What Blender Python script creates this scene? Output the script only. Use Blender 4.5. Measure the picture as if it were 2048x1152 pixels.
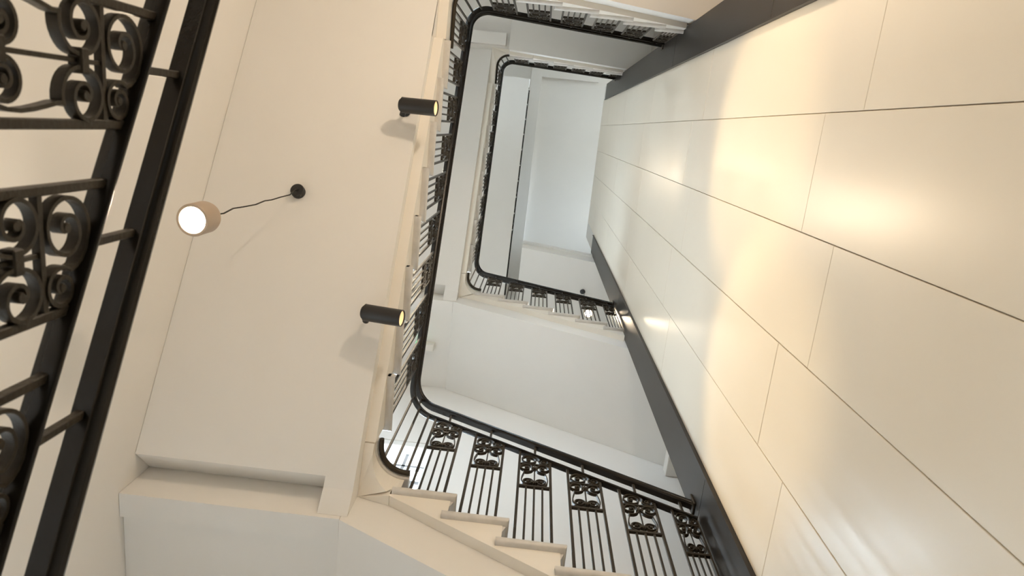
import bpy, bmesh, math, random
from mathutils import Vector, Matrix

random.seed(7)
PI = math.pi
for o in list(bpy.data.objects):
    bpy.data.objects.remove(o)
SC = bpy.context.scene
COL = SC.collection

# ------------------------------------------------------------------ camera
cam = bpy.data.cameras.new('camera')
cam.sensor_width = 36.0
cam.lens = 1337.02 / 2048 * 36.0
cam.clip_start = 0.02
cam.clip_end = 200
cam.dof.use_dof = True
cam.dof.focus_distance = 4.5
cam.dof.aperture_fstop = 7.0
cam_o = bpy.data.objects.new('camera', cam)
COL.objects.link(cam_o)
RX = Vector((0.99374969, -0.10182051, 0.04576185)).normalized()
DN = Vector((0.1096912, 0.96675548, -0.23097985)).normalized()
FW = RX.cross(DN).normalized()
cam_o.matrix_world = Matrix((
    (RX.x, -DN.x, -FW.x, 0), (RX.y, -DN.y, -FW.y, 0), (RX.z, -DN.z, -FW.z, 0), (0, 0, 0, 1)))
SC.camera = cam_o

# ------------------------------------------------------------------ sky, exposure
SKY_STRENGTH = 42.0
EXPOSURE = 0.54
PENDANT_W = 58.0
SPOT_W = 41.0
SCONCE_W = 50.0
SC.view_settings.view_transform = 'Standard'
SC.view_settings.look = 'None'
SC.view_settings.gamma = 1
SC.view_settings.use_curve_mapping = False
SC.view_settings.exposure = EXPOSURE
SC.cycles.max_bounces = 14
SC.cycles.diffuse_bounces = 10
SC.cycles.glossy_bounces = 4
SC.cycles.transparent_max_bounces = 12
SC.cycles.sample_clamp_indirect = 4.0
SC.cycles.caustics_reflective = False
SC.cycles.caustics_refractive = False
SC.cycles.use_denoising = True
w = bpy.data.worlds.new('sky')
SC.world = w
w.use_nodes = True
bg = w.node_tree.nodes['Background']
bg.inputs[1].default_value = SKY_STRENGTH
wn = w.node_tree.nodes
wl = w.node_tree.links
wtc = wn.new('ShaderNodeTexCoord')
wsx = wn.new('ShaderNodeSeparateXYZ')
wl.new(wtc.outputs['Generated'], wsx.inputs[0])
wmr = wn.new('ShaderNodeMapRange')
wmr.inputs['From Min'].default_value = -0.08
wmr.inputs['From Max'].default_value = 0.05
wl.new(wsx.outputs['Z'], wmr.inputs['Value'])
wmx = wn.new('ShaderNodeMix')
wmx.data_type = 'RGBA'
wmx.inputs[6].default_value = (0.10, 0.10, 0.095, 1)      # street and facades below the horizon
wmx.inputs[7].default_value = (0.76, 0.88, 1.0, 1)        # overcast sky
wl.new(wmr.outputs['Result'], wmx.inputs[0])
wl.new(wmx.outputs[2], bg.inputs[0])

H = 4.0995                 # one storey
R = H / 26                 # one riser
WEST, SOUTH, NORTH, EAST = -1.82, 2.887, -1.92, 3.4
FLOOR, TOP = -1.65, 15.6
WIN_X = (-1.56, -0.685)
WIN_Z = (3.66, 5.58)

# portals: daylight of the three landing windows
for k in (-1, 0, 1, 2):
    pl = bpy.data.lights.new('window_daylight', 'AREA')
    pl.shape = 'RECTANGLE'
    pl.size = WIN_X[1] - WIN_X[0]
    pl.size_y = WIN_Z[1] - WIN_Z[0]
    pl.cycles.is_portal = True
    po = bpy.data.objects.new('window_daylight', pl)
    COL.objects.link(po)
    po.location = ((WIN_X[0] + WIN_X[1]) / 2, SOUTH + 0.24, sum(WIN_Z) / 2 + H * k)
    po.rotation_euler = (-PI / 2, 0, 0)      # faces -Y, into the stair


# ------------------------------------------------------------------ materials
def mat(name, col, rough=0.5, metal=0.0, spec=0.5, noise=0.0, nscale=6.0, bump=0.0, bscale=60.0, emit=None, es=0.0, coat=0.0):
    m = bpy.data.materials.new(name)
    m.use_nodes = True
    nt = m.node_tree
    b = nt.nodes['Principled BSDF']
    b.inputs['Base Color'].default_value = (*col, 1)
    b.inputs['Roughness'].default_value = rough
    b.inputs['Metallic'].default_value = metal
    b.inputs['Specular IOR Level'].default_value = spec
    b.inputs['Coat Weight'].default_value = coat
    if emit:
        b.inputs['Emission Color'].default_value = (*emit, 1)
        b.inputs['Emission Strength'].default_value = es
    tc = nt.nodes.new('ShaderNodeTexCoord')
    if noise > 0:
        n = nt.nodes.new('ShaderNodeTexNoise')
        n.inputs['Scale'].default_value = nscale
        n.inputs['Detail'].default_value = 4
        nt.links.new(tc.outputs['Object'], n.inputs['Vector'])
        r = nt.nodes.new('ShaderNodeValToRGB')
        r.color_ramp.elements[0].color = (*[c * (1 - noise) for c in col], 1)
        r.color_ramp.elements[1].color = (*[min(1, c * (1 + noise)) for c in col], 1)
        r.color_ramp.elements[0].position = 0.3
        r.color_ramp.elements[1].position = 0.7
        nt.links.new(n.outputs['Fac'], r.inputs['Fac'])
        nt.links.new(r.outputs['Color'], b.inputs['Base Color'])
    if bump > 0:
        n2 = nt.nodes.new('ShaderNodeTexNoise')
        n2.inputs['Scale'].default_value = bscale
        n2.inputs['Detail'].default_value = 3
        nt.links.new(tc.outputs['Object'], n2.inputs['Vector'])
        bp = nt.nodes.new('ShaderNodeBump')
        bp.inputs['Strength'].default_value = bump
        bp.inputs['Distance'].default_value = 0.002
        nt.links.new(n2.outputs['Fac'], bp.inputs['Height'])
        nt.links.new(bp.outputs['Normal'], b.inputs['Normal'])
    return m


M = {
    'plaster': mat('painted_plaster', (0.76, 0.742, 0.715), 0.75, noise=0.02, nscale=1.3, bump=0.12, bscale=14),
    'string': mat('cream_gloss_paint', (0.81, 0.765, 0.695), 0.42, noise=0.015, nscale=3, bump=0.08, bscale=20),
    'panel': mat('satin_cream_panel', (0.75, 0.68, 0.57), 0.31, spec=0.5, noise=0.012, nscale=2.0, bump=0.05, bscale=5),
    'joint': mat('joint_filler', (0.56, 0.50, 0.41), 0.6),
    'steel': mat('bronzed_steel', (0.024, 0.020, 0.017), 0.40, metal=0.2, spec=0.22, noise=0.12, nscale=2.2, bump=0.03, bscale=8),
    'iron': mat('black_iron_paint', (0.030, 0.0225, 0.014), 0.42, spec=0.20, noise=0.15, nscale=40, bump=0.55, bscale=110),
    'rail': mat('black_handrail_paint', (0.012, 0.009, 0.006), 0.26, spec=0.25, bump=0.25, bscale=70),
    'stone': mat('grey_stone', (0.59, 0.565, 0.535), 0.32, noise=0.08, nscale=18, bump=0.05, bscale=40),
    'floor': mat('stone_floor', (0.34, 0.29, 0.24), 0.4, noise=0.06, nscale=4),
    'black': mat('black_lamp_metal', (0.012, 0.011, 0.011), 0.38, spec=0.5, bump=0.05),
    'glow_tan': mat('glow_tinted_lamp_body', (0.42, 0.33, 0.25), 0.42, metal=0.2),  # tan stands for the lens glow, put into the body colour
    'cord': mat('black_cord', (0.015, 0.012, 0.01), 0.7),
    'lens': mat('lit_lens', (1, 0.9, 0.75), 0.4, emit=(1.0, 0.86, 0.66), es=60.0),
    'reflector': mat('warm_reflector', (0.9, 0.75, 0.5), 0.3, emit=(1.0, 0.78, 0.48), es=0.32),
    'globe': mat('added_opal_globe', (0.9, 0.85, 0.75), 0.4, emit=(1.0, 0.78, 0.52), es=6.0),
    'sash': mat('backlit_sash_paint', (0.36, 0.37, 0.40), 0.5),  # white window bars; their backlit shade is put into this grey
    'white': mat('white_paint', (0.80, 0.80, 0.79), 0.4),
    'sign': mat('sign_casing', (0.72, 0.69, 0.63), 0.5),
    'green': mat('green_sign_face', (0.05, 0.5, 0.2), 0.4, emit=(0.1, 0.9, 0.4), es=0.8),
}
gm = bpy.data.materials.new('window_glass')
gm.use_nodes = True
nt = gm.node_tree
nt.nodes.clear()
out = nt.nodes.new('ShaderNodeOutputMaterial')
mx = nt.nodes.new('ShaderNodeMixShader')
tr = nt.nodes.new('ShaderNodeBsdfTransparent')
tr.inputs[0].default_value = (0.95, 0.97, 0.97, 1)
gl = nt.nodes.new('ShaderNodeBsdfGlossy')
gl.inputs['Roughness'].default_value = 0.03
mx.inputs[0].default_value = 0.06
nt.links.new(tr.outputs[0], mx.inputs[1])
nt.links.new(gl.outputs[0], mx.inputs[2])
nt.links.new(mx.outputs[0], out.inputs[0])
M['glass'] = gm


# ------------------------------------------------------------------ helpers
def finish(bm, name, m, parent=None, smooth=False, loc=None):
    bmesh.ops.remove_doubles(bm, verts=bm.verts, dist=1e-6)
    bmesh.ops.recalc_face_normals(bm, faces=bm.faces)
    me = bpy.data.meshes.new(name)
    bm.to_mesh(me)
    bm.free()
    if m:
        me.materials.append(M[m])
    if smooth:
        for p in me.polygons:
            p.use_smooth = True
        try:
            me.set_sharp_from_angle(angle=math.radians(40))
        except Exception:
            pass
    return link(me, name, parent, loc)


def link(me, name, parent=None, loc=None):
    o = bpy.data.objects.new(name, me)
    COL.objects.link(o)
    if parent:
        o.parent = parent
    if loc:
        o.location = loc
    return o


def box(bm, x0, x1, y0, y1, z0, z1):
    vs = [bm.verts.new((x, y, z)) for z in (z0, z1) for x, y in ((x0, y0), (x1, y0), (x1, y1), (x0, y1))]
    for f in ((3, 2, 1, 0), (4, 5, 6, 7), (0, 1, 5, 4), (1, 2, 6, 5), (2, 3, 7, 6), (3, 0, 4, 7)):
        bm.faces.new([vs[i] for i in f])
    return vs


def bev(bm, w, seg=1):
    bmesh.ops.remove_doubles(bm, verts=bm.verts, dist=1e-6)
    bmesh.ops.bevel(bm, geom=list(bm.edges), offset=w, segments=seg, affect='EDGES', clamp_overlap=True)


def prism(bm, bot, top):
    a = [bm.verts.new(p) for p in bot]
    b = [bm.verts.new(p) for p in top]
    n = len(a)
    bm.faces.new(a)
    bm.faces.new(b)
    for i in range(n):
        bm.faces.new((a[i], a[(i + 1) % n], b[(i + 1) % n], b[i]))


def lathe(bm, prof, seg=28, mtx=None):
    rings = []
    for r, z in prof:
        if r < 1e-6:
            rings.append([bm.verts.new((0, 0, z))])
        else:
            rings.append([bm.verts.new((r * math.cos(2 * PI * i / seg), r * math.sin(2 * PI * i / seg), z)) for i in range(seg)])
    for a, b in zip(rings, rings[1:]):
        for i in range(seg):
            j = (i + 1) % seg
            if len(a) == 1 and len(b) == 1:
                continue
            if len(a) == 1:
                bm.faces.new((a[0], b[i], b[j]))
            elif len(b) == 1:
                bm.faces.new((a[i], a[j], b[0]))
            else:
                bm.faces.new((a[i], a[j], b[j], b[i]))
    if mtx:
        bmesh.ops.transform(bm, matrix=mtx, verts=bm.verts)


def sweep(bm, path, prof, side=None):
    """profile (s, t) swept along a 3-D path; s = to the right of travel, t = up"""
    rings = []
    n = len(path)
    for i, p in enumerate(path):
        a = path[max(0, i - 1)]
        b = path[min(n - 1, i + 1)]
        d = Vector((b[0] - a[0], b[1] - a[1], 0)).normalized()
        s = Vector((d.y, -d.x, 0))
        rings.append([bm.verts.new(Vector(p) + s * q[0] + Vector((0, 0, q[1]))) for q in prof])
    m = len(prof)
    for a, b in zip(rings, rings[1:]):
        for i in range(m):
            bm.faces.new((a[i], a[(i + 1) % m], b[(i + 1) % m], b[i]))
    bm.faces.new(rings[0])
    bm.faces.new(rings[-1])


def tube(bm, path, r, seg=8):
    rings = []
    n = len(path)
    for i, p in enumerate(path):
        a = Vector(path[max(0, i - 1)])
        b = Vector(path[min(n - 1, i + 1)])
        d = (b - a).normalized()
        u = d.orthogonal().normalized()
        v = d.cross(u)
        rings.append([bm.verts.new(Vector(p) + r * (math.cos(2 * PI * k / seg) * u + math.sin(2 * PI * k / seg) * v)) for k in range(seg)])
    for a, b in zip(rings, rings[1:]):
        for i in range(seg):
            bm.faces.new((a[i], a[(i + 1) % seg], b[(i + 1) % seg], b[i]))
    bm.faces.new(rings[0])
    bm.faces.new(rings[-1])


def tag(o, label, cat, group=None):
    o['label'] = label
    o['category'] = cat
    if group:
        o['group'] = group
    return o


def thing(name, label, cat, loc=(0, 0, 0), group=None):
    o = bpy.data.objects.new(name, None)
    o.empty_display_size = 0.1
    COL.objects.link(o)
    o.location = loc
    return tag(o, label, cat, group)


def struct(name, bm, m, parent=None):
    o = finish(bm, name, m, parent)
    if parent is None:
        o['kind'] = 'structure'
    return o


# ------------------------------------------------------------------ room shell
bm = bmesh.new(); box(bm, WEST - 0.2, EAST + 0.2, NORTH - 0.2, SOUTH + 0.25, FLOOR - 0.2, FLOOR); struct('floor', bm, 'floor')
bm = bmesh.new(); box(bm, WEST - 0.2, WEST, NORTH - 0.2, SOUTH + 0.25, FLOOR, TOP); struct('wall_left', bm, 'plaster')
NWIN_ADDED = [(-1.55, -0.88, 5.30, 6.85), (-1.35, -0.75, 5.30 + H, 6.50 + H)]  # unseen north windows, added to bring daylight onto the flights
bm = bmesh.new()
zs = FLOOR
for x0, x1, z0, z1 in NWIN_ADDED:
    box(bm, WEST, EAST, NORTH - 0.2, NORTH, zs, z0)
    box(bm, WEST, x0, NORTH - 0.2, NORTH, z0, z1)
    box(bm, x1, EAST, NORTH - 0.2, NORTH, z0, z1)
    zs = z1
box(bm, WEST, EAST, NORTH - 0.2, NORTH, zs, TOP)
struct('wall_back', bm, 'plaster')
for n, (x0, x1, z0, z1) in enumerate(NWIN_ADDED):
    bm = bmesh.new()
    for a0, a1, c0, c1 in ((x0, x0 + 0.04, z0, z1), (x1 - 0.04, x1, z0, z1), (x0, x1, z0, z0 + 0.05), (x0, x1, z1 - 0.05, z1)):
        box(bm, a0, a1, NORTH - 0.15, NORTH - 0.09, c0, c1)
    wf = struct('window_%d' % (n + 5), bm, 'white')
    N = 2
    xs = [x0 + 0.04 + (x1 - x0 - 0.08) * i / N for i in range(N + 1)]
    for i in range(1, N):
        bm = bmesh.new(); box(bm, xs[i] - 0.015, xs[i] + 0.015, NORTH - 0.145, NORTH - 0.095, z0 + 0.05, z1 - 0.05); finish(bm, 'mullion', 'sash', wf)
    for i in range(N):
        bm = bmesh.new(); box(bm, xs[i] + 0.016, xs[i + 1] - 0.016, NORTH - 0.123, NORTH - 0.118, z0 + 0.05, z1 - 0.05); finish(bm, 'pane', 'glass', wf)
    pl = bpy.data.lights.new('window_daylight', 'AREA')
    pl.shape = 'RECTANGLE'
    pl.size, pl.size_y = x1 - x0, z1 - z0
    pl.cycles.is_portal = True
    po = bpy.data.objects.new('window_daylight', pl)
    COL.objects.link(po)
    po.location = ((x0 + x1) / 2, NORTH - 0.19, (z0 + z1) / 2)
    po.rotation_euler = (PI / 2, 0, 0)      # faces +Y, into the stair
EW_ADDED = (-1.85, 0.40, 12.30, 13.36)  # unseen east window, added to send daylight down the upper well
bm = bmesh.new()
box(bm, EAST, EAST + 0.2, NORTH - 0.2, SOUTH + 0.25, FLOOR, EW_ADDED[2])
box(bm, EAST, EAST + 0.2, NORTH - 0.2, EW_ADDED[0], EW_ADDED[2], EW_ADDED[3])
box(bm, EAST, EAST + 0.2, EW_ADDED[1], SOUTH + 0.25, EW_ADDED[2], EW_ADDED[3])
box(bm, EAST, EAST + 0.2, NORTH - 0.2, SOUTH + 0.25, EW_ADDED[3], TOP)
struct('wall_far', bm, 'plaster')
bm = bmesh.new()
for a0, a1, c0, c1 in ((EW_ADDED[0], EW_ADDED[0] + 0.04, EW_ADDED[2], EW_ADDED[3]), (EW_ADDED[1] - 0.04, EW_ADDED[1], EW_ADDED[2], EW_ADDED[3]), (EW_ADDED[0], EW_ADDED[1], EW_ADDED[2], EW_ADDED[2] + 0.05), (EW_ADDED[0], EW_ADDED[1], EW_ADDED[3] - 0.05, EW_ADDED[3])):
    box(bm, EAST + 0.09, EAST + 0.15, a0, a1, c0, c1)
wf = struct('window_%d' % (len(NWIN_ADDED) + 5), bm, 'white')
for i in range(4):
    PW = (EW_ADDED[1] - EW_ADDED[0] - 0.08) / 4
    y0 = EW_ADDED[0] + 0.04 + PW * i
    bm = bmesh.new(); box(bm, EAST + 0.118, EAST + 0.123, y0 + 0.016, y0 + PW - 0.016, EW_ADDED[2] + 0.05, EW_ADDED[3] - 0.05); finish(bm, 'pane', 'glass', wf)
    if i:
        bm = bmesh.new(); box(bm, EAST + 0.095, EAST + 0.145, y0 - 0.015, y0 + 0.015, EW_ADDED[2] + 0.05, EW_ADDED[3] - 0.05); finish(bm, 'mullion', 'sash', wf)
pl = bpy.data.lights.new('window_daylight', 'AREA')
pl.shape = 'RECTANGLE'
pl.size, pl.size_y = EW_ADDED[3] - EW_ADDED[2], EW_ADDED[1] - EW_ADDED[0]
pl.cycles.is_portal = True
po = bpy.data.objects.new('window_daylight', pl)
COL.objects.link(po)
po.location = (EAST + 0.19, (EW_ADDED[0] + EW_ADDED[1]) / 2, (EW_ADDED[2] + EW_ADDED[3]) / 2)
po.rotation_euler = (0, PI / 2, 0)          # faces -X, over the top of the lift shaft
bm = bmesh.new()
box(bm, WEST, WIN_X[0], SOUTH, SOUTH + 0.25, FLOOR, TOP)
box(bm, WIN_X[1], EAST, SOUTH, SOUTH + 0.25, FLOOR, TOP)
zs = FLOOR
for k in (-1, 0, 1, 2):
    box(bm, WIN_X[0], WIN_X[1], SOUTH, SOUTH + 0.25, zs, WIN_Z[0] + H * k)
    zs = WIN_Z[1] + H * k
box(bm, WIN_X[0], WIN_X[1], SOUTH, SOUTH + 0.25, zs, TOP)
struct('wall_front', bm, 'plaster')

# windows: frame, mullions, panes, sill, and a pale blind box at the head
for n, k in enumerate((-1, 0, 1, 2)):
    z0, z1 = WIN_Z[0] + H * k, WIN_Z[1] + H * k
    x0, x1 = WIN_X
    ya, yb = SOUTH + 0.10, SOUTH + 0.15
    bm = bmesh.new()
    box(bm, x0, x0 + 0.035, ya, yb, z0, z1)
    box(bm, x1 - 0.035, x1, ya, yb, z0, z1)
    box(bm, x0, x1, ya, yb, z0, z0 + 0.05)
    box(bm, x0, x1, ya, yb, z1 - 0.05, z1)
    wf = struct('window_%d' % (n + 1), bm, 'white')
    xs = [x0 + (x1 - x0) * i / 4 for i in range(5)]
    zl = [z0, z0 + 0.70, z1 - 0.52, z1 - 0.26, z1]
    for i in (1, 2, 3):
        bm = bmesh.new(); box(bm, xs[i] - 0.014, xs[i] + 0.014, ya + 0.005, yb - 0.005, z0 + 0.05, z1 - 0.05); finish(bm, 'mullion', 'sash', wf)
    for i, hw in ((1, 0.05), (2, 0.05), (3, 0.026)):
        bm = bmesh.new(); box(bm, x0 + 0.035, x1 - 0.035, ya + 0.005, yb - 0.005, zl[i] - hw / 2, zl[i] + hw / 2); finish(bm, 'transom', 'sash', wf)
    for i in range(4):
        for j in range(4):
            bm = bmesh.new(); box(bm, xs[i] + 0.012, xs[i + 1] - 0.012, ya + 0.02, ya + 0.025, zl[j] + 0.02, zl[j + 1] - 0.02); finish(bm, 'pane', 'glass', wf)
    bm = bmesh.new(); box(bm, x0 - 0.02, x1 + 0.02, SOUTH - 0.03, SOUTH + 0.1, z0 - 0.04, z0); finish(bm, 'sill', 'white', wf)
    bm = bmesh.new(); box(bm, x0, x1, SOUTH + 0.01, SOUTH + 0.09, z1 - 0.075, z1 - 0.001); finish(bm, 'blind_box', 'white', wf)

# lift shaft wall in the well, clad in staggered cream panels
SX = 1.0
YN, YS = -0.5934, 1.578
YNO, YSO = -0.857, 1.8645
bm = bmesh.new(); box(bm, SX + 0.014, SX + 0.15, YNO + 0.02, YSO - 0.02, FLOOR, 12.3)
box(bm, SX + 0.15, 1.92, YNO + 0.02, YNO + 0.17, FLOOR, 12.3)
box(bm, SX + 0.15, 1.92, YSO - 0.17, YSO - 0.02, FLOOR, 12.3)
shaft = struct('wall_right', bm, 'joint')
cols = [YN, -0.1592, 0.2750, 0.7100, 1.1477, YS]
gap = 0.0017
for i in range(5):
    za = (2.236 if i % 2 == 0 else 2.527)
    z = za - 2.203 * 3
    while z < 12.3:
        lo, hi = max(z, FLOOR), min(z + 2.203, 12.3)
        if hi > lo + 0.05:
            bm = bmesh.new()
            box(bm, SX + random.uniform(-0.0006, 0.0006), SX + 0.014, cols[i] + gap, cols[i + 1] - gap, lo + gap, hi - gap)
            bev(bm, 0.0015)
            finish(bm, 'panel', 'panel', shaft)
        z += 2.203
# plain plaster band above the steel strips
bm = bmesh.new(); box(bm, SX, SX + 0.014, YNO + 0.02, YN - gap, 11.95, 12.3); finish(bm, 'panel', 'plaster', shaft)
bm = bmesh.new(); box(bm, SX, SX + 0.014, YS + gap, YSO - 0.02, 10.83, 12.3); finish(bm, 'panel', 'plaster', shaft)
# bronzed steel strips up both edges of the shaft, in lengths
for nm, y0, y1, zt, cuts in (('trim_1', YNO, YN, 11.95, (0.9, 3.35, 5.78, 9.9)), ('trim_2', YS, YSO, 10.80, (0.9, 3.05, 6.9))):
    lip = 0.012
    zc = [FLOOR] + list(cuts) + [zt]
    bm = bmesh.new()
    box(bm, SX - 0.004, SX + 0.0139, y0 + 0.03, y1 - 0.03, FLOOR, zt - 0.02)
    t = struct(nm, bm, 'steel')
    for a, b in zip(zc, zc[1:]):
        bm = bmesh.new()
        box(bm, SX - 0.012, SX - 0.004, y0, y1, a + 0.0012, b - 0.0012)
        bev(bm, 0.0015)
        finish(bm, 'steel_plate', 'steel', t)
    bm = bmesh.new()
    if nm == 'trim_1':
        box(bm, SX - 0.022, SX - 0.0, y1 - 0.006, y1 + 0.002, FLOOR, zt)
    else:
        box(bm, SX - 0.022, SX - 0.0, y0 - 0.002, y0 + 0.006, FLOOR, zt)
    finish(bm, 'edge_lip', 'steel', t)

# ceiling: a sloping plaster soffit over the well with shallow beams
def slope_box(bm, x0, x1, y0, y1, za, th, m=0.6, zo=0.0):
    f = lambda y: za - m * y + zo
    prism(bm, [(x0, y0, f(y0)), (x1, y0, f(y0)), (x1, y1, f(y1)), (x0, y1, f(y1))],
          [(x0, y0, f(y0) + th), (x1, y0, f(y0) + th), (x1, y1, f(y1) + th), (x0, y1, f(y1) + th)])

bm = bmesh.new(); slope_box(bm, WEST, EAST, NORTH, SOUTH, 13.62, 0.2); ceil = struct('ceiling', bm, 'plaster')
bm = bmesh.new(); slope_box(bm, -0.36, -0.145, -1.02, SOUTH, 13.62, 0.16, zo=-0.16); finish(bm, 'ceiling_beam', 'plaster', ceil)
bm = bmesh.new(); slope_box(bm, -0.145, SX, -1.25, -1.02, 13.62, 0.16, zo=-0.16); finish(bm, 'ceiling_beam', 'plaster', ceil)
bm = bmesh.new(); slope_box(bm, -0.36, -0.145, -1.25, -1.02, 13.62, 0.16, zo=-0.16); finish(bm, 'ceiling_beam', 'plaster', ceil)
# ------------------------------------------------------------------ stairs
FL = {
    # origin of the string face, ascent direction, outward direction
    'A': dict(U=Vector((-1, 0, 0)), W=Vector((0, 1, 0)), O=Vector((0, 1.825, 0)), width=SOUTH - 1.827),
    'B': dict(U=Vector((0, -1, 0)), W=Vector((-1, 0, 0)), O=Vector((-0.672, 0, 0)), width=-WEST - 0.674),
    'C': dict(U=Vector((1, 0, 0)), W=Vector((0, -1, 0)), O=Vector((0, -0.842, 0)), width=-NORTH - 0.844),
}
# first front edge (u), pitch, first tread height, lines: string bottom and slab bottom as z = a + b*u, ledge depth
FL['A'].update(pitch=0.269, sb=(2.613, 0.587), lb=(2.36, 0.5497), d=0.055, over=0.027)
FL['B'].update(pitch=0.2625, u1=-1.655, z1=3.0 + 2 * R, sb=(4.035, 0.585), lb=(3.94, 0.585), d=0.056, over=0.038)
FL['C'].update(pitch=0.2615, u1=-0.543, z1=3.0 + 11 * R, sb=(4.825, 0.585), lb=(4.63, 0.60), d=0.038, over=0.026)


def build_flight(key, n, u1, z1, dz, label, group, u_end_string=None, u0_slab=None, u1_slab=None):
    F = FL[key]
    U, Wv, O = F['U'], F['W'], F['O']
    P = lambda u, w_, z: O + U * u + Wv * w_ + Vector((0, 0, z + dz))
    base = P(u1, F['width'] / 2, F['lb'][0] + F['lb'][1] * u1)
    root = thing('stair_flight', label, 'stairs', base, group)
    inv = -base
    p = F['pitch']
    fr = [u1 + p * i for i in range(n + 1)]
    TH = 0.044

    def col(bm, ua, ub, wa, wb, line, ztop):
        za, zb = line[0] + line[1] * ua, line[0] + line[1] * ub
        pts = [(ua, za), (ub, zb), (ub, ztop), (ua, ztop)]
        prism(bm, [P(u, wa, z) + inv for u, z in pts], [P(u, wb, z) + inv for u, z in pts])
    bms, bml = bmesh.new(), bmesh.new()
    ris = 0.030
    for i in range(n):
        zt = z1 + R * i - TH
        ua = fr[i] + ris
        ub = fr[i + 1] + ris
        if u0_slab is not None and i == 0:
            ua_s = u0_slab
        else:
            ua_s = ua
        far = (key == 'A' and -ub > 0.97) or (key == 'C' and ua > 0.97)
        if not far:
            uas = max(ua, -0.985) if key == 'A' else ua
            ubs = min(ub, 0.985) if key == 'C' else ub
            if key == 'A' and i == n - 1:
                ubs = 0.5578
            col(bms, uas, ubs, 0.0, F['d'], F['sb'], zt)
        ube = ub if not (u1_slab is not None and i == n - 1) else u1_slab
        zb = F['lb']
        if key == 'A' and i == n - 1:
            col(bml, ua_s, 0.522, F['d'], F['width'], zb, zt)
            col(bml, 0.522, ube, F['d'], F['width'], zb, 3.002)
        else:
            col(bml, ua_s, ube, F['d'], F['width'], zb, zt)
        # tread with its rounded nosing and return
        bm = bmesh.new()
        ws = -F['over']
        ulo, uhi = fr[i], fr[i + 1] + (0.056 if not (key == 'B' and i == n - 1) else 0.029)
        if key == 'A':
            if -ulo > 0.985:
                if -uhi < 0.985:
                    ulo = -0.985
                else:
                    ws = 0.045
        if key == 'C':
            if uhi > 0.985:
                if ulo < 0.93:
                    uhi = 0.985
                else:
                    ws = 0.020
        r_n = TH / 2
        We = F['width'] - 0.003
        board = [(ulo + r_n, ws + r_n), (uhi, ws + r_n), (uhi, We), (ulo + r_n, We)]
        prism(bm, [P(u, w_, zt) + inv for u, w_ in board], [P(u, w_, zt + TH) + inv for u, w_ in board])
        NP = 14
        ring = [(r_n * math.cos(2 * PI * q / NP), r_n * math.sin(2 * PI * q / NP)) for q in range(NP)]
        zc_n = zt + r_n
        ends = []
        for mk in (lambda s_: (uhi, ws + r_n - s_), lambda s_: (ulo + r_n - s_, ws + r_n - s_), lambda s_: (ulo + r_n - s_, We)):
            ends.append([bm.verts.new(P(*mk(s_), zc_n + t_) + inv) for s_, t_ in ring])
        for ra, rb in zip(ends, ends[1:]):
            for q in range(NP):
                bm.faces.new((ra[q], ra[(q + 1) % NP], rb[(q + 1) % NP], rb[q]))
        bm.faces.new(ends[0])
        bm.faces.new(ends[-1])
        t = finish(bm, 'tread', 'stone', root, smooth=True)
        # scotia under the nosing
        if not far:
            bm = bmesh.new()
            pts = [(fr[i] + 0.012, 0.004), (fr[i] + ris, 0.004), (fr[i] + ris, F['width'] - 0.004), (fr[i] + 0.012, F['width'] - 0.004)]
            if -fr[i] < 0.94 if key == 'A' else fr[i] < 0.94:
                prism(bm, [P(fr[i] + ris - 0.002 if u < fr[i] + 0.02 else u, w_, zt - 0.04) + inv for u, w_ in pts], [P(u, w_, zt + 0.004) + inv for u, w_ in pts])
            finish(bm, 'scotia', 'stone', t)
    finish(bms, 'string', 'string', root)
    finish(bml, 'soffit_slab', 'plaster', root)
    if key == 'B':
        # flush edge beam along the well side of the soffit, turning down at its foot
        bm = bmesh.new()
        a, b = F['lb']
        s0, s1 = -1.79, 0.86
        d0, d1 = F['d'] - 0.0012, 0.20
        lo = lambda u: a + b * u - 0.003
        prism(bm, [P(s0, d0, lo(s0)) + inv, P(s1, d0, lo(s1)) + inv, P(s1, d1, lo(s1)) + inv, P(s0, d1, lo(s0)) + inv],
              [P(s0, d0, lo(s0) + 0.125) + inv, P(s1, d0, lo(s1) + 0.008) + inv, P(s1, d1, lo(s1) + 0.008) + inv, P(s0, d1, lo(s0) + 0.125) + inv])
        pts = [(s0, lo(s0)), (-1.879, 2.805), (-1.879, lo(s0) + 0.14), (s0, lo(s0) + 0.125)]
        prism(bm, [P(u, d0, z) + inv for u, z in pts], [P(u, d1, z) + inv for u, z in pts])
        finish(bm, 'edge_beam', 'plaster', root)
        # level strip where the soffit meets the landing beam
        bm = bmesh.new()
        pts = [(-1.879, 3.036), (-1.745, a + b * -1.745), (-1.6251, a + b * -1.6251), (-1.6251, 3.10), (-1.879, 3.10)]
        prism(bm, [P(u, 0.19, z) + inv for u, z in pts], [P(u, F['width'], z) + inv for u, z in pts])
        # the soffit runs on under the upper quarter landing
        finish(bm, 'soffit_end', 'plaster', root)
        bm = bmesh.new()
        e0 = fr[-1] + ris
        pts = [(e0, a + b * e0), (0.868, a + b * 0.868), (0.868, 4.4485), (e0, 4.4485)]
        prism(bm, [P(u, d0, z) + inv for u, z in pts], [P(u, F['width'], z) + inv for u, z in pts])
        finish(bm, 'landing_soffit', 'plaster', root)
    return root


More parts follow.
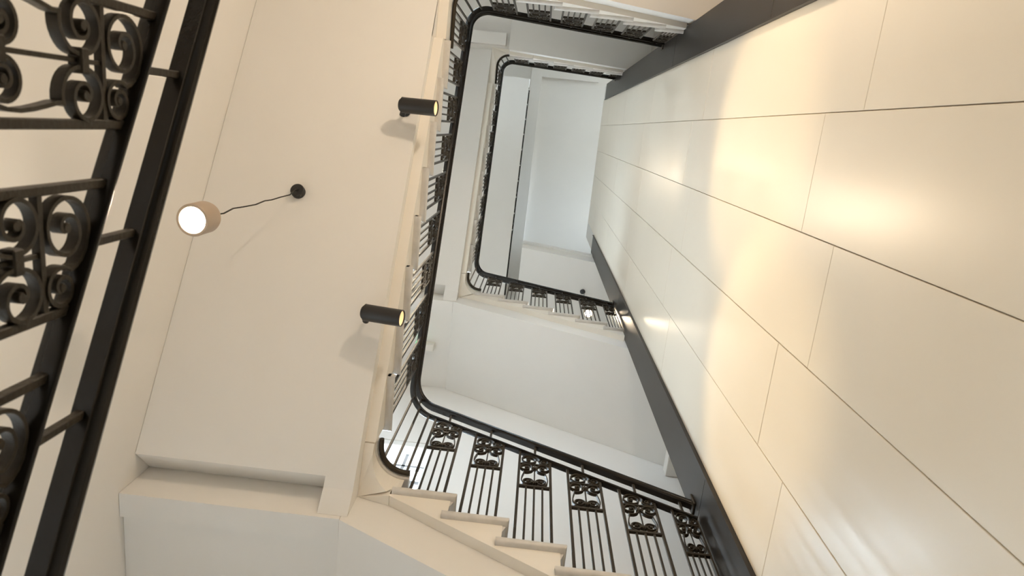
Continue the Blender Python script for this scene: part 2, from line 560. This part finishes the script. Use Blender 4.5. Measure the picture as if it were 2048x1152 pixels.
def build_landing(which, dz, label, group):
    RF = 0.14
    sw = which == 'SW'
    sy = 1 if sw else -1
    cx = -0.657
    zt, cy, yo, zb = (3.0 + R, 1.81, SOUTH - 0.002, 2.81) if sw else (3.0 + 10 * R, -0.836, NORTH + 0.002, 4.45)
    root = thing('stair_landing', label, 'landing', ((WEST + cx) / 2, (cy + yo) / 2, zb + dz), group)
    inv = -Vector(root.location)
    V = lambda x, y, z: Vector((x, y, z + dz)) + inv
    NS = 12
    xw = WEST + 0.002

    def outline(off):
        """the rounded corner, from the A or C side round to the B side"""
        o_ = []
        for i in range(NS + 1):
            a = PI / 2 * i / NS
            r = RF + off
            o_.append((cx + RF - r * math.sin(a), cy - sy * (RF - r * math.cos(a))))
        return o_
    zu = zt - 0.05
    # floor slab
    e = outline(0.012)
    yin = 1.630 if sw else -0.445
    xf = -0.495 if sw else -0.52
    poly = [(xf, yo), (xf, e[0][1])] + e + [(cx - 0.012, yin), (xw, yin), (xw, yo)]
    bm = bmesh.new()
    prism(bm, [V(x, y, zu) for x, y in poly], [V(x, y, zt) for x, y in poly])
    finish(bm, 'landing_floor', 'stone', root)
    # slab under it
    bm = bmesh.new()
    if sw:
        pts = [(-0.757, yo), (-0.757, 1.885), (xw, 1.885), (xw, yo)]
        prism(bm, [V(x, y, zb) for x, y in pts], [V(x, y, zu) for x, y in pts])
        pts = [(-0.523, yo), (-0.523, 1.885), (-0.757, 1.885), (-0.757, yo)]
        prism(bm, [V(x, y, 3.003) for x, y in pts], [V(x, y, zu) for x, y in pts])
    else:
        pts = [(-0.522, yo), (-0.522, -0.90), (-0.726, -0.90), (-0.726, -0.478), (xw, -0.478), (xw, yo)]
        prism(bm, [V(x, y, zb) for x, y in pts], [V(x, y, zu) for x, y in pts])
    finish(bm, 'landing_slab', 'plaster', root)
    # downstand beam
    bm = bmesh.new()
    if sw:
        box(bm, xw, -0.758, 1.8805, 2.005, 2.78, 3.05)
    else:
        box(bm, xw, -0.56, -1.06, -0.92, 4.33, 4.452)
    bmesh.ops.translate(bm, verts=bm.verts, vec=Vector((0, 0, dz)) + inv)
    finish(bm, 'landing_beam', 'plaster', root)
    # rounded string face in the corner of the well
    bm = bmesh.new()
    f = outline(0.020 if sw else 0.008)
    n_ = len(f)
    if sw:
        corner = (-0.7260, 1.8785)
        zc_ = 2.985
        zz = [3.003 if f[i][0] > -0.5590 else 2.93 + 0.129 * i / (n_ - 1) for i in range(n_)]
    else:
        corner = (-0.7260, -0.899)
        zc_ = 4.45
        zz = [4.515 + (4.40 - 4.515) * i / (n_ - 1) for i in range(n_)]
    for i in range(n_ - 1):
        pa, pb = f[i], f[i + 1]
        c_, cz = corner, zc_
        if sw and zz[i + 1] == 3.003:
            c_, cz = (pb[0], corner[1]), 3.003
            if i + 2 < n_ and zz[i + 2] != 3.003:
                prism(bm, [V(*pb, 2.936), V(pb[0], corner[1], 2.936), V(*corner, zc_)], [V(*pb, zu), V(pb[0], corner[1], zu), V(*corner, zu)])
        prism(bm, [V(*pa, zz[i]), V(*pb, zz[i + 1]), V(*c_, cz)], [V(*pa, zu), V(*pb, zu), V(*c_, zu)])
    pa, pb = f[-1], (corner[0], f[-1][1])
    prism(bm, [V(*pa, zz[-1]), V(*pb, zz[-1]), V(*corner, zc_)], [V(*pa, zu), V(*pb, zu), V(*corner, zu)])
    if sw:
        pa, pb, pc, pd = f[-1], (f[-1][0], yin), (corner[0], yin), (corner[0], f[-1][1])
        prism(bm, [V(*pa, zz[-1]), V(*pb, 3.080), V(*pc, 3.080), V(*pd, zz[-1])], [V(*q, zu) for q in (pa, pb, pc, pd)])
    if not sw:
        pa, pb, pc, pd = f[-1], (f[-1][0], -0.478), (corner[0], -0.478), (corner[0], f[-1][1])
        prism(bm, [V(*pa, 4.40), V(*pb, 4.375), V(*pc, 4.375), V(*pd, 4.40)], [V(*q, zu) for q in (pa, pb, pc, pd)])
        pa, pb, pc = f[0], (f[0][0], corner[1]), corner
        prism(bm, [V(*pa, 4.515), V(*pb, 4.515), V(*pc, zc_)], [V(*q, zu) for q in (pa, pb, pc)])
    finish(bm, 'string', 'string', root, smooth=True)
    # rounded nosing
    bm = bmesh.new()
    pr = [(0.013 * math.cos(t * PI / 8), -0.016 + 0.016 * math.sin(t * PI / 8)) for t in range(16)]
    o_ = outline(-0.004)
    path = [V(xf, o_[0][1], zt)] + [V(x, y, zt) for x, y in o_] + ([V(cx + 0.004, yin, zt)])
    sweep(bm, path, pr)
    finish(bm, 'edge_curb', 'iron', root, smooth=True)
    return root


STOREY = ('lowest', 'second', 'third')
OFF = {0: -4.0995 + R, 1: 0.0, 2: H}
A_TXT = {0: 'lowest plastered flight below the camera along the front wall, its treads unseen from here',
         1: 'cream flight with grey nosed treads at the bottom of the picture, beside the daylit window',
         2: 'higher cream flight meeting the lower dark strip, below the small glowing pendant'}
B_TXT = {0: 'low flight behind the near blurred scroll railing along the left wall',
         1: 'long flight whose broad cream soffit carries the pendant and two black spotlights',
         2: 'pale daylit flight higher up the left side, above the spotlit flight'}
C_TXT = {0: 'low flight behind the camera along the back wall, below the top edge of view',
         1: 'flight along the top edge with tan soffit, reaching the upper dark strip',
         2: 'small pale flight high in the well along the top, ending at the upper dark strip'}
for k in (0, 1, 2):
    nA = 8 if k == 2 else 7
    if k == 0:
        nA = 5
    uA = 0.226 - 0.269 * (nA - 1)
    build_flight('A', nA, uA, 3.0 - R * (nA - 1), OFF[k], A_TXT[k], 'stair flights', u1_slab=0.756)
    build_flight('B', 8, -1.655, 3.0 + 2 * R, OFF[k], B_TXT[k], 'stair flights')
    build_flight('C', 7, -0.543, 3.0 + 11 * R, OFF[k], C_TXT[k], 'stair flights')
    build_landing('SW', OFF[k], ('lowest quarter landing under the near railing by the left wall',
                                 'quarter landing with a downstand beam by the window, at the picture\'s lower left',
                                 'pale quarter landing high up, its soffit holding the nearer exit sign')[k], 'quarter landings')
    build_landing('NW', OFF[k], ('lowest back quarter landing beside the near railing, out of view',
                                 'quarter landing at the top edge where the spotlit flight ends',
                                 'daylit upper quarter landing with a square beam, seen through the rail corner')[k], 'quarter landings')
    # floor landing behind the lift shaft
    zl = 3.0 + 18 * R + OFF[k]
    r_ = thing('floor_landing', ('first floor landing slab behind the lift shaft panels', 'second floor landing slab behind the lift shaft panels', 'third floor landing slab behind the lift shaft panels')[k], 'landing', (2.6, 0.5, zl - 0.3), 'floor landings')
    bm = bmesh.new()
    x0 = 1.66 if k == 0 else 1.93
    box(bm, x0, EAST - 0.001, 1.868, SOUTH - 0.001, zl - 0.3, zl)
    box(bm, 1.922, EAST - 0.001, -0.856, 1.868, zl - 0.3, zl)
    box(bm, 1.2875, EAST - 0.001, NORTH + 0.001, -0.8585, zl - 0.3, zl)
    bmesh.ops.translate(bm, verts=bm.verts, vec=-Vector(r_.location))
    finish(bm, 'landing_slab', 'plaster', r_)

# top storey: sloping soffits of the last turn of the stair
r_ = thing('top_flight', 'topmost pale grey soffit edged by a thin black rail line, high in the well', 'stairs', (-1.08, 0.4, 11.9))
bm = bmesh.new()
slope_box(bm, WEST + 0.002, -0.345, -0.86, SOUTH - 0.002, 12.14, 0.20, m=0.58)
bmesh.ops.translate(bm, verts=bm.verts, vec=-Vector(r_.location))
finish(bm, 'soffit_slab', 'plaster', r_)
bm = bmesh.new()
slope_box(bm, -0.352, -0.338, -0.70, SOUTH - 0.003, 12.14, 0.05, m=0.58, zo=0.02)
bmesh.ops.translate(bm, verts=bm.verts, vec=-Vector(r_.location))
finish(bm, 'edge_bar', 'iron', r_)
for i in range(10):
    y = -0.66 + 0.262 * i
    z = 12.14 - 0.58 * y
    bm = bmesh.new(); box(bm, -0.356, -0.334, y - 0.012, y + 0.012, z + 0.015, z + 0.075)
    bmesh.ops.translate(bm, verts=bm.verts, vec=-Vector(r_.location))
    finish(bm, 'tread_end', 'stone', r_)
    bm = bmesh.new(); box(bm, -0.366, -0.354, y - 0.006, y + 0.006, z + 0.19, z + 0.9)
    bmesh.ops.translate(bm, verts=bm.verts, vec=-Vector(r_.location))
    finish(bm, 'baluster', 'iron', r_)
bm = bmesh.new()
slope_box(bm, -0.385, -0.345, -0.70, SOUTH - 0.003, 12.14, 0.04, m=0.58, zo=0.9)
bmesh.ops.translate(bm, verts=bm.verts, vec=-Vector(r_.location))
finish(bm, 'handrail', 'rail', r_)

r_ = thing('top_landing', 'topmost tan soffit with a bright moulded edge below the ceiling coffer', 'landing', (0.1, 2.4, 10.6))
bm = bmesh.new()
f = lambda x: 10.56 - 0.55 * x
XT = -0.135
prism(bm, [(XT, 1.88, f(XT)), (1.92, 1.88, f(1.92)), (1.92, SOUTH - 0.002, f(1.92)), (XT, SOUTH - 0.002, f(XT))],
      [(XT, 1.88, 11.0), (1.92, 1.88, 10.4), (1.92, SOUTH - 0.002, 10.4), (XT, SOUTH - 0.002, 11.0)])
bmesh.ops.translate(bm, verts=bm.verts, vec=-Vector(r_.location))
finish(bm, 'soffit_slab', 'plaster', r_)
bm = bmesh.new()
f2 = lambda x: 11.02 - 0.55 * x
sweep(bm, [(-0.135, 1.87, f2(-0.135)), (0.985, 1.87, f2(0.985))], [(-0.03, 0), (-0.03, 0.06), (-0.02, 0.1), (0.02, 0.1), (0.02, -0.03), (-0.01, -0.03)])
bmesh.ops.translate(bm, verts=bm.verts, vec=-Vector(r_.location))
finish(bm, 'edge_moulding', 'white', r_)

# ------------------------------------------------------------------ balustrades
RR = 0.145
AX, BX, CY = 1.8185, -0.6495, -0.8475


def zA(x): return 3.184 + 0.5606 * (1 - x)
def zB(y): return 4.088 + 0.5567 * (1.795 - y)
def zC(x): return 5.555 + 0.5626 * (x + 0.626)


def rail_path(parts, dz, x_end=0.982):
    pts = []
    if 'A' in parts:
        pts += [(x_end, AX, zA(x_end)), (0.25, AX, zA(0.25)), (BX + RR, AX, zA(BX + RR))]
        za, zb = zA(BX + RR), zB(AX - RR)
        for i in range(1, 13):
            a = PI / 2 * i / 13
            pts.append((BX + RR - RR * math.sin(a), AX - RR + RR * math.cos(a), za + (zb - za) * i / 13))
    pts += [(BX, AX - RR, zB(AX - RR)), (BX, 0.5, zB(0.5)), (BX, CY + RR, zB(CY + RR))]
    if 'C' in parts:
        za, zb = zB(CY + RR), zC(BX + RR)
        for i in range(1, 13):
            a = PI / 2 * i / 13
            pts.append((BX + RR - RR * math.cos(a), CY + RR - RR * math.sin(a), za + (zb - za) * i / 13))
        pts += [(BX + RR, CY, zC(BX + RR)), (0.25, CY, zC(0.25)), (x_end, CY, zC(x_end))]
    return [Vector((x, y, z + dz)) for x, y, z in pts]


HAND = [(-0.015, -0.046), (0.015, -0.046), (0.015, -0.037), (0.0205, -0.034), (0.0235, -0.027), (0.0215, -0.022), (0.0240, -0.014),
        (0.0205, -0.004), (0.011, 0.0), (-0.011, 0.0), (-0.0205, -0.004), (-0.0240, -0.014), (-0.0215, -0.022), (-0.0235, -0.027), (-0.0205, -0.034), (-0.015, -0.037)]
DROP = 0.165
LOW = [(s_, t_ - DROP) for s_, t_ in ((-0.0165, 0.0), (0.0165, 0.0), (0.0185, 0.0015), (0.0195, 0.005), (0.0185, 0.0085), (0.0165, 0.010), (-0.0165, 0.010),
       (-0.0185, 0.0085), (-0.0195, 0.005), (-0.0185, 0.0015))]


# ---- shared meshes of one scroll panel (u = up the flight, v = up, 0 at its lower crossbar)
def spiral(c, r0, r1, a0, a1, n):
    return [(c[0] + (r0 + (r1 - r0) * i / n) * math.cos(a0 + (a1 - a0) * i / n),
             c[1] + (r0 + (r1 - r0) * i / n) * math.sin(a0 + (a1 - a0) * i / n)) for i in range(n + 1)]


def ribbon(path, t=0.0052, d=0.0085, knobs=()):
    bm = bmesh.new()
    n = len(path)
    rings = []
    for i, p in enumerate(path):
        a, b = path[max(0, i - 1)], path[min(n - 1, i + 1)]
        du, dv = b[0] - a[0], b[1] - a[1]
        l = math.hypot(du, dv) or 1
        nu, nv = -dv / l * t / 2, du / l * t / 2
        rings.append([bm.verts.new((p[0] + s * nu, y, p[1] + s * nv)) for s, y in ((1, -d), (1, d), (-1, d), (-1, -d))])
    for a, b in zip(rings, rings[1:]):
        for i in range(4):
            bm.faces.new((a[i], a[(i + 1) % 4], b[(i + 1) % 4], b[i]))
    bm.faces.new(rings[0]); bm.faces.new(rings[-1])
    for c, r in knobs:
        k = bmesh.new()
        lathe(k, [(0, -d - 0.001), (r * 0.8, -d - 0.001), (r, -d + 0.001), (r, d - 0.001), (r * 0.8, d + 0.001), (0, d + 0.001)], 12,
              Matrix.Translation((c[0], 0, c[1])) @ Matrix.Rotation(PI / 2, 4, 'X'))
        tmp = bpy.data.meshes.new('knob'); k.to_mesh(tmp); k.free(); bm.from_mesh(tmp); bpy.data.meshes.remove(tmp)
    return bm


def to_mesh(bm, name, m='iron', smooth=True):
    bmesh.ops.recalc_face_normals(bm, faces=bm.faces)
    me = bpy.data.meshes.new(name)
    bm.to_mesh(me); bm.free()
    me.materials.append(M[m])
    if smooth:
        for p in me.polygons:
            p.use_smooth = True
        me.set_sharp_from_angle(angle=math.radians(45))
    return me


def mirror_path(p): return [(-u, v) for u, v in p]


VT = lambda u: 0.325 + 0.56 * u
def curl(c, keys, n):
    """spiral through (angle in degrees, radius) keys"""
    out = []
    t0, t1 = keys[0][0], keys[-1][0]
    for i in range(n + 1):
        a = t0 + (t1 - t0) * i / n
        for (a0, r0), (a1, r1) in zip(keys, keys[1:]):
            if min(a0, a1) - 1e-6 <= a <= max(a0, a1) + 1e-6:
                r = r0 + (r1 - r0) * (a - a0) / (a1 - a0)
                break
        out.append((c[0] + r * math.cos(math.radians(a)), c[1] + r * math.sin(math.radians(a))))
    return out


RC = (0.0465, 0.193)
s_path = [(0.040, 0.0065), (0.054, 0.014), (0.064, 0.030), (0.0690, 0.050), (0.0700, 0.070), (0.0675, 0.092), (0.063, 0.115), (0.0585, 0.134), (0.0575, 0.143)]
s_path += curl(RC, [(-72, 0.0475), (-90, 0.0470), (-135, 0.0430), (-180, 0.0370), (-270, 0.0355), (-360, 0.0330), (-450, 0.0225), (-540, 0.0165), (-700, 0.0062)], 58)
SCROLL = to_mesh(ribbon(s_path, t=0.0058, knobs=[(RC, 0.0078)]), 'scroll')
SCROLL_M = to_mesh(ribbon(mirror_path(s_path), t=0.0058, knobs=[((-RC[0], RC[1]), 0.0078)]), 'scroll')
b_path = [(0.004, 0.028), (0.006, 0.043)] + curl((0.034, 0.046), [(180, 0.0275), (0, 0.0260), (-90, 0.0215), (-180, 0.0160), (-400, 0.006)], 44)
CURL = to_mesh(ribbon(b_path, t=0.0056, knobs=[((0.034, 0.046), 0.0072)]), 'scroll')
CURL_M = to_mesh(ribbon(mirror_path(b_path), t=0.0056, knobs=[((-0.034, 0.046), 0.0072)]), 'scroll')
c_big = curl((0.031, 0.284), [(118, 0.0455), (90, 0.0450), (0, 0.0420), (-90, 0.0370), (-180, 0.0380), (-270, 0.0240), (-360, 0.0170), (-500, 0.0064)], 56)
c_small = curl((-0.051, 0.2685), [(40, 0.0290), (0, 0.0285), (-90, 0.0265), (-180, 0.0255), (-270, 0.0195), (-360, 0.0140), (-520, 0.006)], 48)
top_path = list(reversed(c_big)) + [(-0.004, 0.3200), (-0.017, 0.3100), (-0.025, 0.2990)] + c_small
TOPC = to_mesh(ribbon(top_path, t=0.0058, knobs=[((0.031, 0.284), 0.0078), ((-0.051, 0.2685), 0.007)]), 'scroll')


def bar_mesh(name, w_, d_, z0, z1, top_slope=0.0):
    bm = bmesh.new()
    vs = box(bm, -w_ / 2, w_ / 2, -d_ / 2, d_ / 2, z0, z1)
    if top_slope:
        for v in vs[4:]:
            v.co.z += top_slope * v.co.x
    bev(bm, w_ * 0.12)
    return to_mesh(bm, name, smooth=False)


bm = bmesh.new(); box(bm, -0.0175, 0.0175, -0.0105, 0.0105, 0.183, 0.201); bev(bm, 0.002); COLLAR = to_mesh(bm, 'collar', smooth=False)
bm = bmesh.new(); box(bm, -0.0165, 0.0165, -0.0105, 0.0105, 0.034, 0.052); bev(bm, 0.002); COLLAR2 = to_mesh(bm, 'collar', smooth=False)
bm = bmesh.new(); box(bm, -0.086, 0.086, -0.0075, 0.0075, -0.007, 0.007)
FRAME = to_mesh(bm, 'baluster_panel', smooth=False)
bm = bmesh.new(); box(bm, -0.086, 0.086, -0.006, 0.006, 0.2335, 0.2420); CROSS = to_mesh(bm, 'crossbar', smooth=False)
MID = bar_mesh('spindle', 0.007, 0.007, 0.054, 0.2335)
STUB = bar_mesh('rail_post', 0.013, 0.013, -0.0, 0.111)
_pm = {}


def post_meshes(drop):
    k = round(drop, 3)
    if k not in _pm:
        _pm[k] = (bar_mesh('post', 0.014, 0.014, -drop, VT(-0.086) + 0.004, 0.5), bar_mesh('post', 0.014, 0.014, -drop, VT(0.086) + 0.004, 0.5),
                  bar_mesh('spindle', 0.0105, 0.0105, -drop, 0.0), bar_mesh('baluster', 0.0125, 0.0125, -drop - 0.33, 0.0))
    return _pm[k]


def panel(root, x, y, ztop, ang, drop, half=False):
    """one scroll panel; ztop = underside of the lower rail above its middle"""
    inv = -Vector(root.location)
    sx = 0.66 if half else 1.0
    p = link(FRAME, 'baluster_panel', root, Vector((x, y, ztop - 0.325)) + inv)
    p.rotation_euler = (0, 0, ang)
    p.scale = (sx, 1, 1)
    pl_, ph_, sp, _ = post_meshes(drop)
    link(pl_, 'post', p, (-0.086, 0, 0))
    link(ph_, 'post', p, (0.086, 0, 0))
    for u in (-0.043, 0, 0.043):
        link(sp, 'spindle', p, (u, 0, 0))
    link(MID, 'spindle', p)
    link(CROSS, 'crossbar', p)
    for me in (SCROLL, SCROLL_M, CURL, CURL_M, TOPC):
        link(me, 'scroll', p)
    link(COLLAR, 'collar', p)
    link(COLLAR2, 'collar', p)
    s = link(STUB, 'rail_post', root, Vector((x, y, ztop + 0.0095)) + inv)
    s.rotation_euler = (0, 0, ang)
    return p


def balustrade(label, dz_rail, dz_step, parts, bj=range(9), aj=6, cj=6, yb=-0.048, pb=0.2595):
    path = rail_path(parts, dz_rail)
    base = Vector((BX, 0.5, zB(0.5) + dz_rail - 0.95))
    root = thing('balustrade', label, 'railing', base, 'stair balustrades')
    bm = bmesh.new(); sweep(bm, path, HAND)
    bmesh.ops.translate(bm, verts=bm.verts, vec=-base)
    finish(bm, 'handrail', 'rail', root, smooth=True)
    bm = bmesh.new(); sweep(bm, path, LOW)
    bmesh.ops.translate(bm, verts=bm.verts, vec=-base)
    finish(bm, 'lower_rail', 'rail', root, smooth=True)
    if 'A' in parts:
        for k in range(aj):
            x = -0.226 + 0.269 * k - 0.155
            x = x if k < 5 else 0.930 - 0.009
            zt = zA(x) + dz_rail - DROP
            panel(root, x, AX, zt, PI, zt - 0.325 - (3.0 - R * k + dz_step) - 0.0015, half=(k >= 5))
    for j in bj:
        y = 1.69 - pb * j - 0.155 + yb
        zt = zB(y) + dz_rail - DROP
        panel(root, BX, y, zt, -PI / 2, zt - 0.325 - (3.0 + R * (2 + j) + dz_step) - 0.0015)
    if 'C' in parts:
        for j in range(cj):
            x = -0.543 + 0.2615 * j + 0.155
            zt = zC(x) + dz_rail - DROP
            half = j >= 5
            if half:
                x = 0.921
                zt = zC(x) + dz_rail - DROP
            panel(root, x, CY, zt, 0, zt - 0.325 - (3.0 + R * (11 + j) + dz_step) - 0.0015, half=half)
    # single balusters round the corners
    def single(x, y, ztop, zb_):
        drop = ztop - zb_
        me = bar_mesh('baluster', 0.0125, 0.0125, -drop, 0.0)
        link(me, 'baluster', root, Vector((x, y, ztop)) - base)
    if 'A' in parts:
        za, zb = zA(BX + RR), zB(AX - RR)
        for t, ld in ((0.06, 0), (0.38, 0), (0.72, 0)):
            a = PI / 2 * t
            single(BX + RR - RR * math.sin(a), AX - RR + RR * math.cos(a), za + (zb - za) * t + dz_rail - DROP + 0.002, 3.0 + R + dz_step + 0.0015)
        for t in (0.45,):
            a = PI / 2 * t
            zz = za + (zb - za) * t + dz_rail
            s = link(STUB, 'rail_post', root, Vector((BX + RR - RR * math.sin(a), AX - RR + RR * math.cos(a), zz - DROP + 0.0095)) - base)
            s.rotation_euler = (0, 0, PI - PI / 4)
    if 'C' in parts:
        za, zb = zB(CY + RR), zC(BX + RR)
        for t in (0.1, 0.42, 0.72):
            a = PI / 2 * t
            single(BX + RR - RR * math.cos(a), CY + RR - RR * math.sin(a), za + (zb - za) * t + dz_rail - DROP + 0.002, 3.0 + 10 * R + dz_step + 0.0015)
    # flanges where the handrail dies into the steel strips
    for key, y, zf in (('A', AX, zA), ('C', CY, zC)):
        if key in parts:
            bm = bmesh.new()
            box(bm, 0.978, 0.989, y - 0.040, y + 0.034, zf(0.982) + dz_rail - 0.072, zf(0.982) + dz_rail + 0.022)
            if key == 'C':
                bmesh.ops.translate(bm, verts=bm.verts, vec=Vector((0, 0.012, 0)))
            bev(bm, 0.003)
            bmesh.ops.translate(bm, verts=bm.verts, vec=-base)
            finish(bm, 'wall_flange', 'iron', root)
    return root


balustrade('near dark iron scroll railing, large and blurred at the left edge beside the lamp', -3.86, OFF[0], 'B', bj=range(0, 8), yb=-0.0164, pb=0.2575)
balustrade('black iron scroll railing winding round the middle of the well above the window', 0.0, 0.0, 'ABC')
balustrade('smaller black iron scroll railing of the next storey, inside the middle railing', H, H, 'ABC')

# ------------------------------------------------------------------ lamps
def pendant(x, y, zc, zl, label, tilt=None):
    """zc = soffit height at the canopy, zl = underside of the lamp"""
    t = thing('pendant_lamp', label, 'lamp', (x, y, zc), 'pendant lamps')
    d = zl - zc
    h = 0.135
    bm = bmesh.new()
    lathe(bm, [(0, -0.001), (0.037, -0.001), (0.038, -0.002), (0.038, -0.032), (0.034, -0.037), (0.010, -0.037), (0.007, -0.05), (0, -0.05)], 28, tilt or Matrix.Rotation(-math.atan(0.582), 4, 'X'))
    finish(bm, 'canopy', 'black', t, smooth=True, loc=None)
    bm = bmesh.new()
    n = 9
    pts = [(0.006 * math.sin(i * 1.7) * (0 < i < n), 0.004 * math.cos(i * 2.3) * (0 < i < n), -0.045 + (d + h + 0.01 + 0.045) * i / n) for i in range(n + 1)]
    pts[0] = tuple((tilt or Matrix.Rotation(-math.atan(0.582), 4, 'X')) @ Vector((0, 0, -0.045)))
    tube(bm, pts, 0.0035, 6)
    finish(bm, 'cord', 'cord', t, smooth=True)
    bm = bmesh.new()
    lathe(bm, [(0.0, d + h + 0.012), (0.010, d + h + 0.012), (0.012, d + h), (0.036, d + h - 0.001), (0.050, d + h - 0.008), (0.059, d + h - 0.020), (0.064, d + h - 0.036), (0.064, d + 0.004), (0.062, d), (0.053, d),
               (0.049, d + 0.004), (0.047, d + 0.022)], 36)
    finish(bm, 'lamp_shade', 'glow_tan', t, smooth=True)
    bm = bmesh.new()
    lathe(bm, [(0, d + 0.014), (0.0465, d + 0.014), (0.0465, d + 0.019), (0, d + 0.019)], 32)
    finish(bm, 'lens', 'lens', t)
    l = bpy.data.lights.new('lamp_light', 'SPOT')
    l.energy = PENDANT_W
    l.color = (1.0, 0.80, 0.56)
    l.spot_size = math.radians(92)
    l.spot_blend = 0.7
    l.shadow_soft_size = 0.04
    lo = bpy.data.objects.new('lamp_light', l)
    COL.objects.link(lo)
    lo.parent = t
    lo.location = (0, 0, d - 0.012)
    return t


lb = lambda y: 3.94 - 0.585 * y
pendant(-1.306, 0.477, lb(0.477) + 0.0, 2.505, 'lit cylindrical pendant lamp hanging on a thin cord below the broad left soffit')
pendant(-1.306, 0.477, lb(0.477) + H, 2.505 + H, 'pendant lamp below the pale upper left soffit, hidden behind the spotlit flight')
pendant(-1.306, 0.477, 12.14 - 0.58 * 0.477, 2.505 + 2 * H, 'topmost pendant lamp under the highest left soffit, seen only as a glow on the panels')
pendant(0.882, 2.363, 10.56 - 0.55 * 0.882, 8.80, 'small bright pendant lamp glowing behind the upper railing by the dark strip',
        tilt=Matrix.Rotation(math.atan(0.55), 4, 'Y'))


def spotlight(x, y, z, zs, label):
    """black cylinder hung below the soffit at zs, aimed across the well at the panel wall"""
    t = thing('wall_spotlight', label, 'spotlight', (x, y + 0.035, zs), 'spotlights')
    aim = Vector((1.6, 0.0, -0.40)).normalized()
    body = Vector((1.6, 0.0, -0.27)).normalized()
    q = body.to_track_quat('Z', 'Y').to_matrix().to_4x4()
    q.translation = Vector((0, -0.035, z - zs))
    L, r = 0.20, 0.043
    bm = bmesh.new()
    lathe(bm, [(0, -0.012), (0.030, -0.012), (0.034, -0.008), (0.034, 0.0), (0.044, 0.002), (r, 0.006), (r, L), (r - 0.003, L + 0.001), (r - 0.005, L - 0.004), (r - 0.008, L - 0.05), (r - 0.016, L - 0.07)], 36, q)
    b = finish(bm, 'lamp_body', 'black', t, smooth=True)
    bm = bmesh.new()
    lathe(bm, [(r - 0.0055, L - 0.006), (r - 0.009, L - 0.048), (r - 0.018, L - 0.066), (0, L - 0.068)], 32, q)
    finish(bm, 'reflector', 'reflector', t, smooth=True)
    # knuckle and stem up to the soffit
    bm = bmesh.new()
    lathe(bm, [(0, 0.004), (0.024, 0.004), (0.026, 0.0), (0.026, -0.012), (0.010, -0.014), (0.010, z - zs + 0.03), (0, z - zs + 0.03)], 24)
    finish(bm, 'mount', 'black', t, smooth=True)
    bm = bmesh.new()
    tube(bm, [(0.0, 0.02, z - zs + 0.03), (0.01, -0.01, z - zs + 0.012)], 0.017, 14)
    finish(bm, 'knuckle', 'black', t, smooth=True)
    l = bpy.data.lights.new('spot_light', 'SPOT')
    l.energy = SPOT_W
    l.color = (1.0, 0.75, 0.41)
    l.spot_size = math.radians(54)
    l.spot_blend = 0.6
    l.shadow_soft_size = 0.03
    lo = bpy.data.objects.new('spot_light', l)
    COL.objects.link(lo)
    lo.parent = t
    lo.location = q @ Vector((0, 0, L + 0.004))
    lo.rotation_euler = (-aim).to_track_quat('Z', 'Y').to_euler()


spotlight(-0.795, -0.05, 3.81, lb(0.0) - 0.003, 'black cylindrical spotlight on the left soffit, nearer the top of the picture')
spotlight(-0.795, 0.985, 3.215, lb(1.02) - 0.003, 'black cylindrical spotlight on the left soffit, the lower of the two')

def sconce(x, y, z, nx, ny, watts, col, label):  # unseen lamp, added for warm light on soffit and strings
    t = thing('added_sconce', label, 'lamp', (x, y, z), 'added sconces')
    n = Vector((nx, ny, 0))
    q = n.to_track_quat('Z', 'Y').to_matrix().to_4x4()
    bm = bmesh.new(); lathe(bm, [(0, 0.0), (0.06, 0.0), (0.06, 0.012), (0.05, 0.02), (0.012, 0.022), (0.012, 0.08), (0, 0.08)], 28, q)
    finish(bm, 'back_plate', 'black', t, smooth=True)
    bm = bmesh.new(); lathe(bm, [(0.0, 0.07), (0.03, 0.072), (0.055, 0.09), (0.068, 0.125), (0.055, 0.16), (0.03, 0.178), (0.0, 0.18)], 28, q)
    finish(bm, 'globe', 'globe', t, smooth=True)
    l = bpy.data.lights.new('sconce_light', 'POINT')
    l.energy = watts
    l.color = col
    l.shadow_soft_size = 0.07
    lo = bpy.data.objects.new('sconce_light', l)
    COL.objects.link(lo)
    lo.parent = t
    lo.location = n * 0.26


sconce(0.35, NORTH + 0.001, 2.75, 0, 1, SCONCE_W, (1.0, 0.80, 0.58), 'unseen globe sconce added on the back wall to warm the tan soffit')

# ------------------------------------------------------------------ small fittings
for k, txt in ((1, 'pale exit sign box with a green edge under the third quarter landing soffit'), (2, 'tiny pale exit sign box under the topmost soffit, beside the inner railing')):
    z = 2.81 + H * k
    if k == 2:
        z = 12.14 - 0.58 * 2.436
    t = thing('exit_sign', txt, 'sign', (-1.0, 2.4, z), 'exit signs')
    bm = bmesh.new(); box(bm, -0.12, 0.08, -0.035, 0.035, -0.12, -0.001); bev(bm, 0.004); finish(bm, 'sign_case', 'sign', t)
    bm = bmesh.new(); box(bm, -0.115, -0.045, -0.039, -0.035, -0.112, -0.01); finish(bm, 'sign_face', 'green', t)
bm = bmesh.new(); box(bm, -0.07, 0.07, -0.1, 0.098, -0.06, 0.06); bev(bm, 0.004)
tag(finish(bm, 'pipe_boxing', 'plaster', loc=(1.49, 2.786, 5.535)), 'small tan plaster boxing under the soffit beside the lower dark strip', 'boxing')
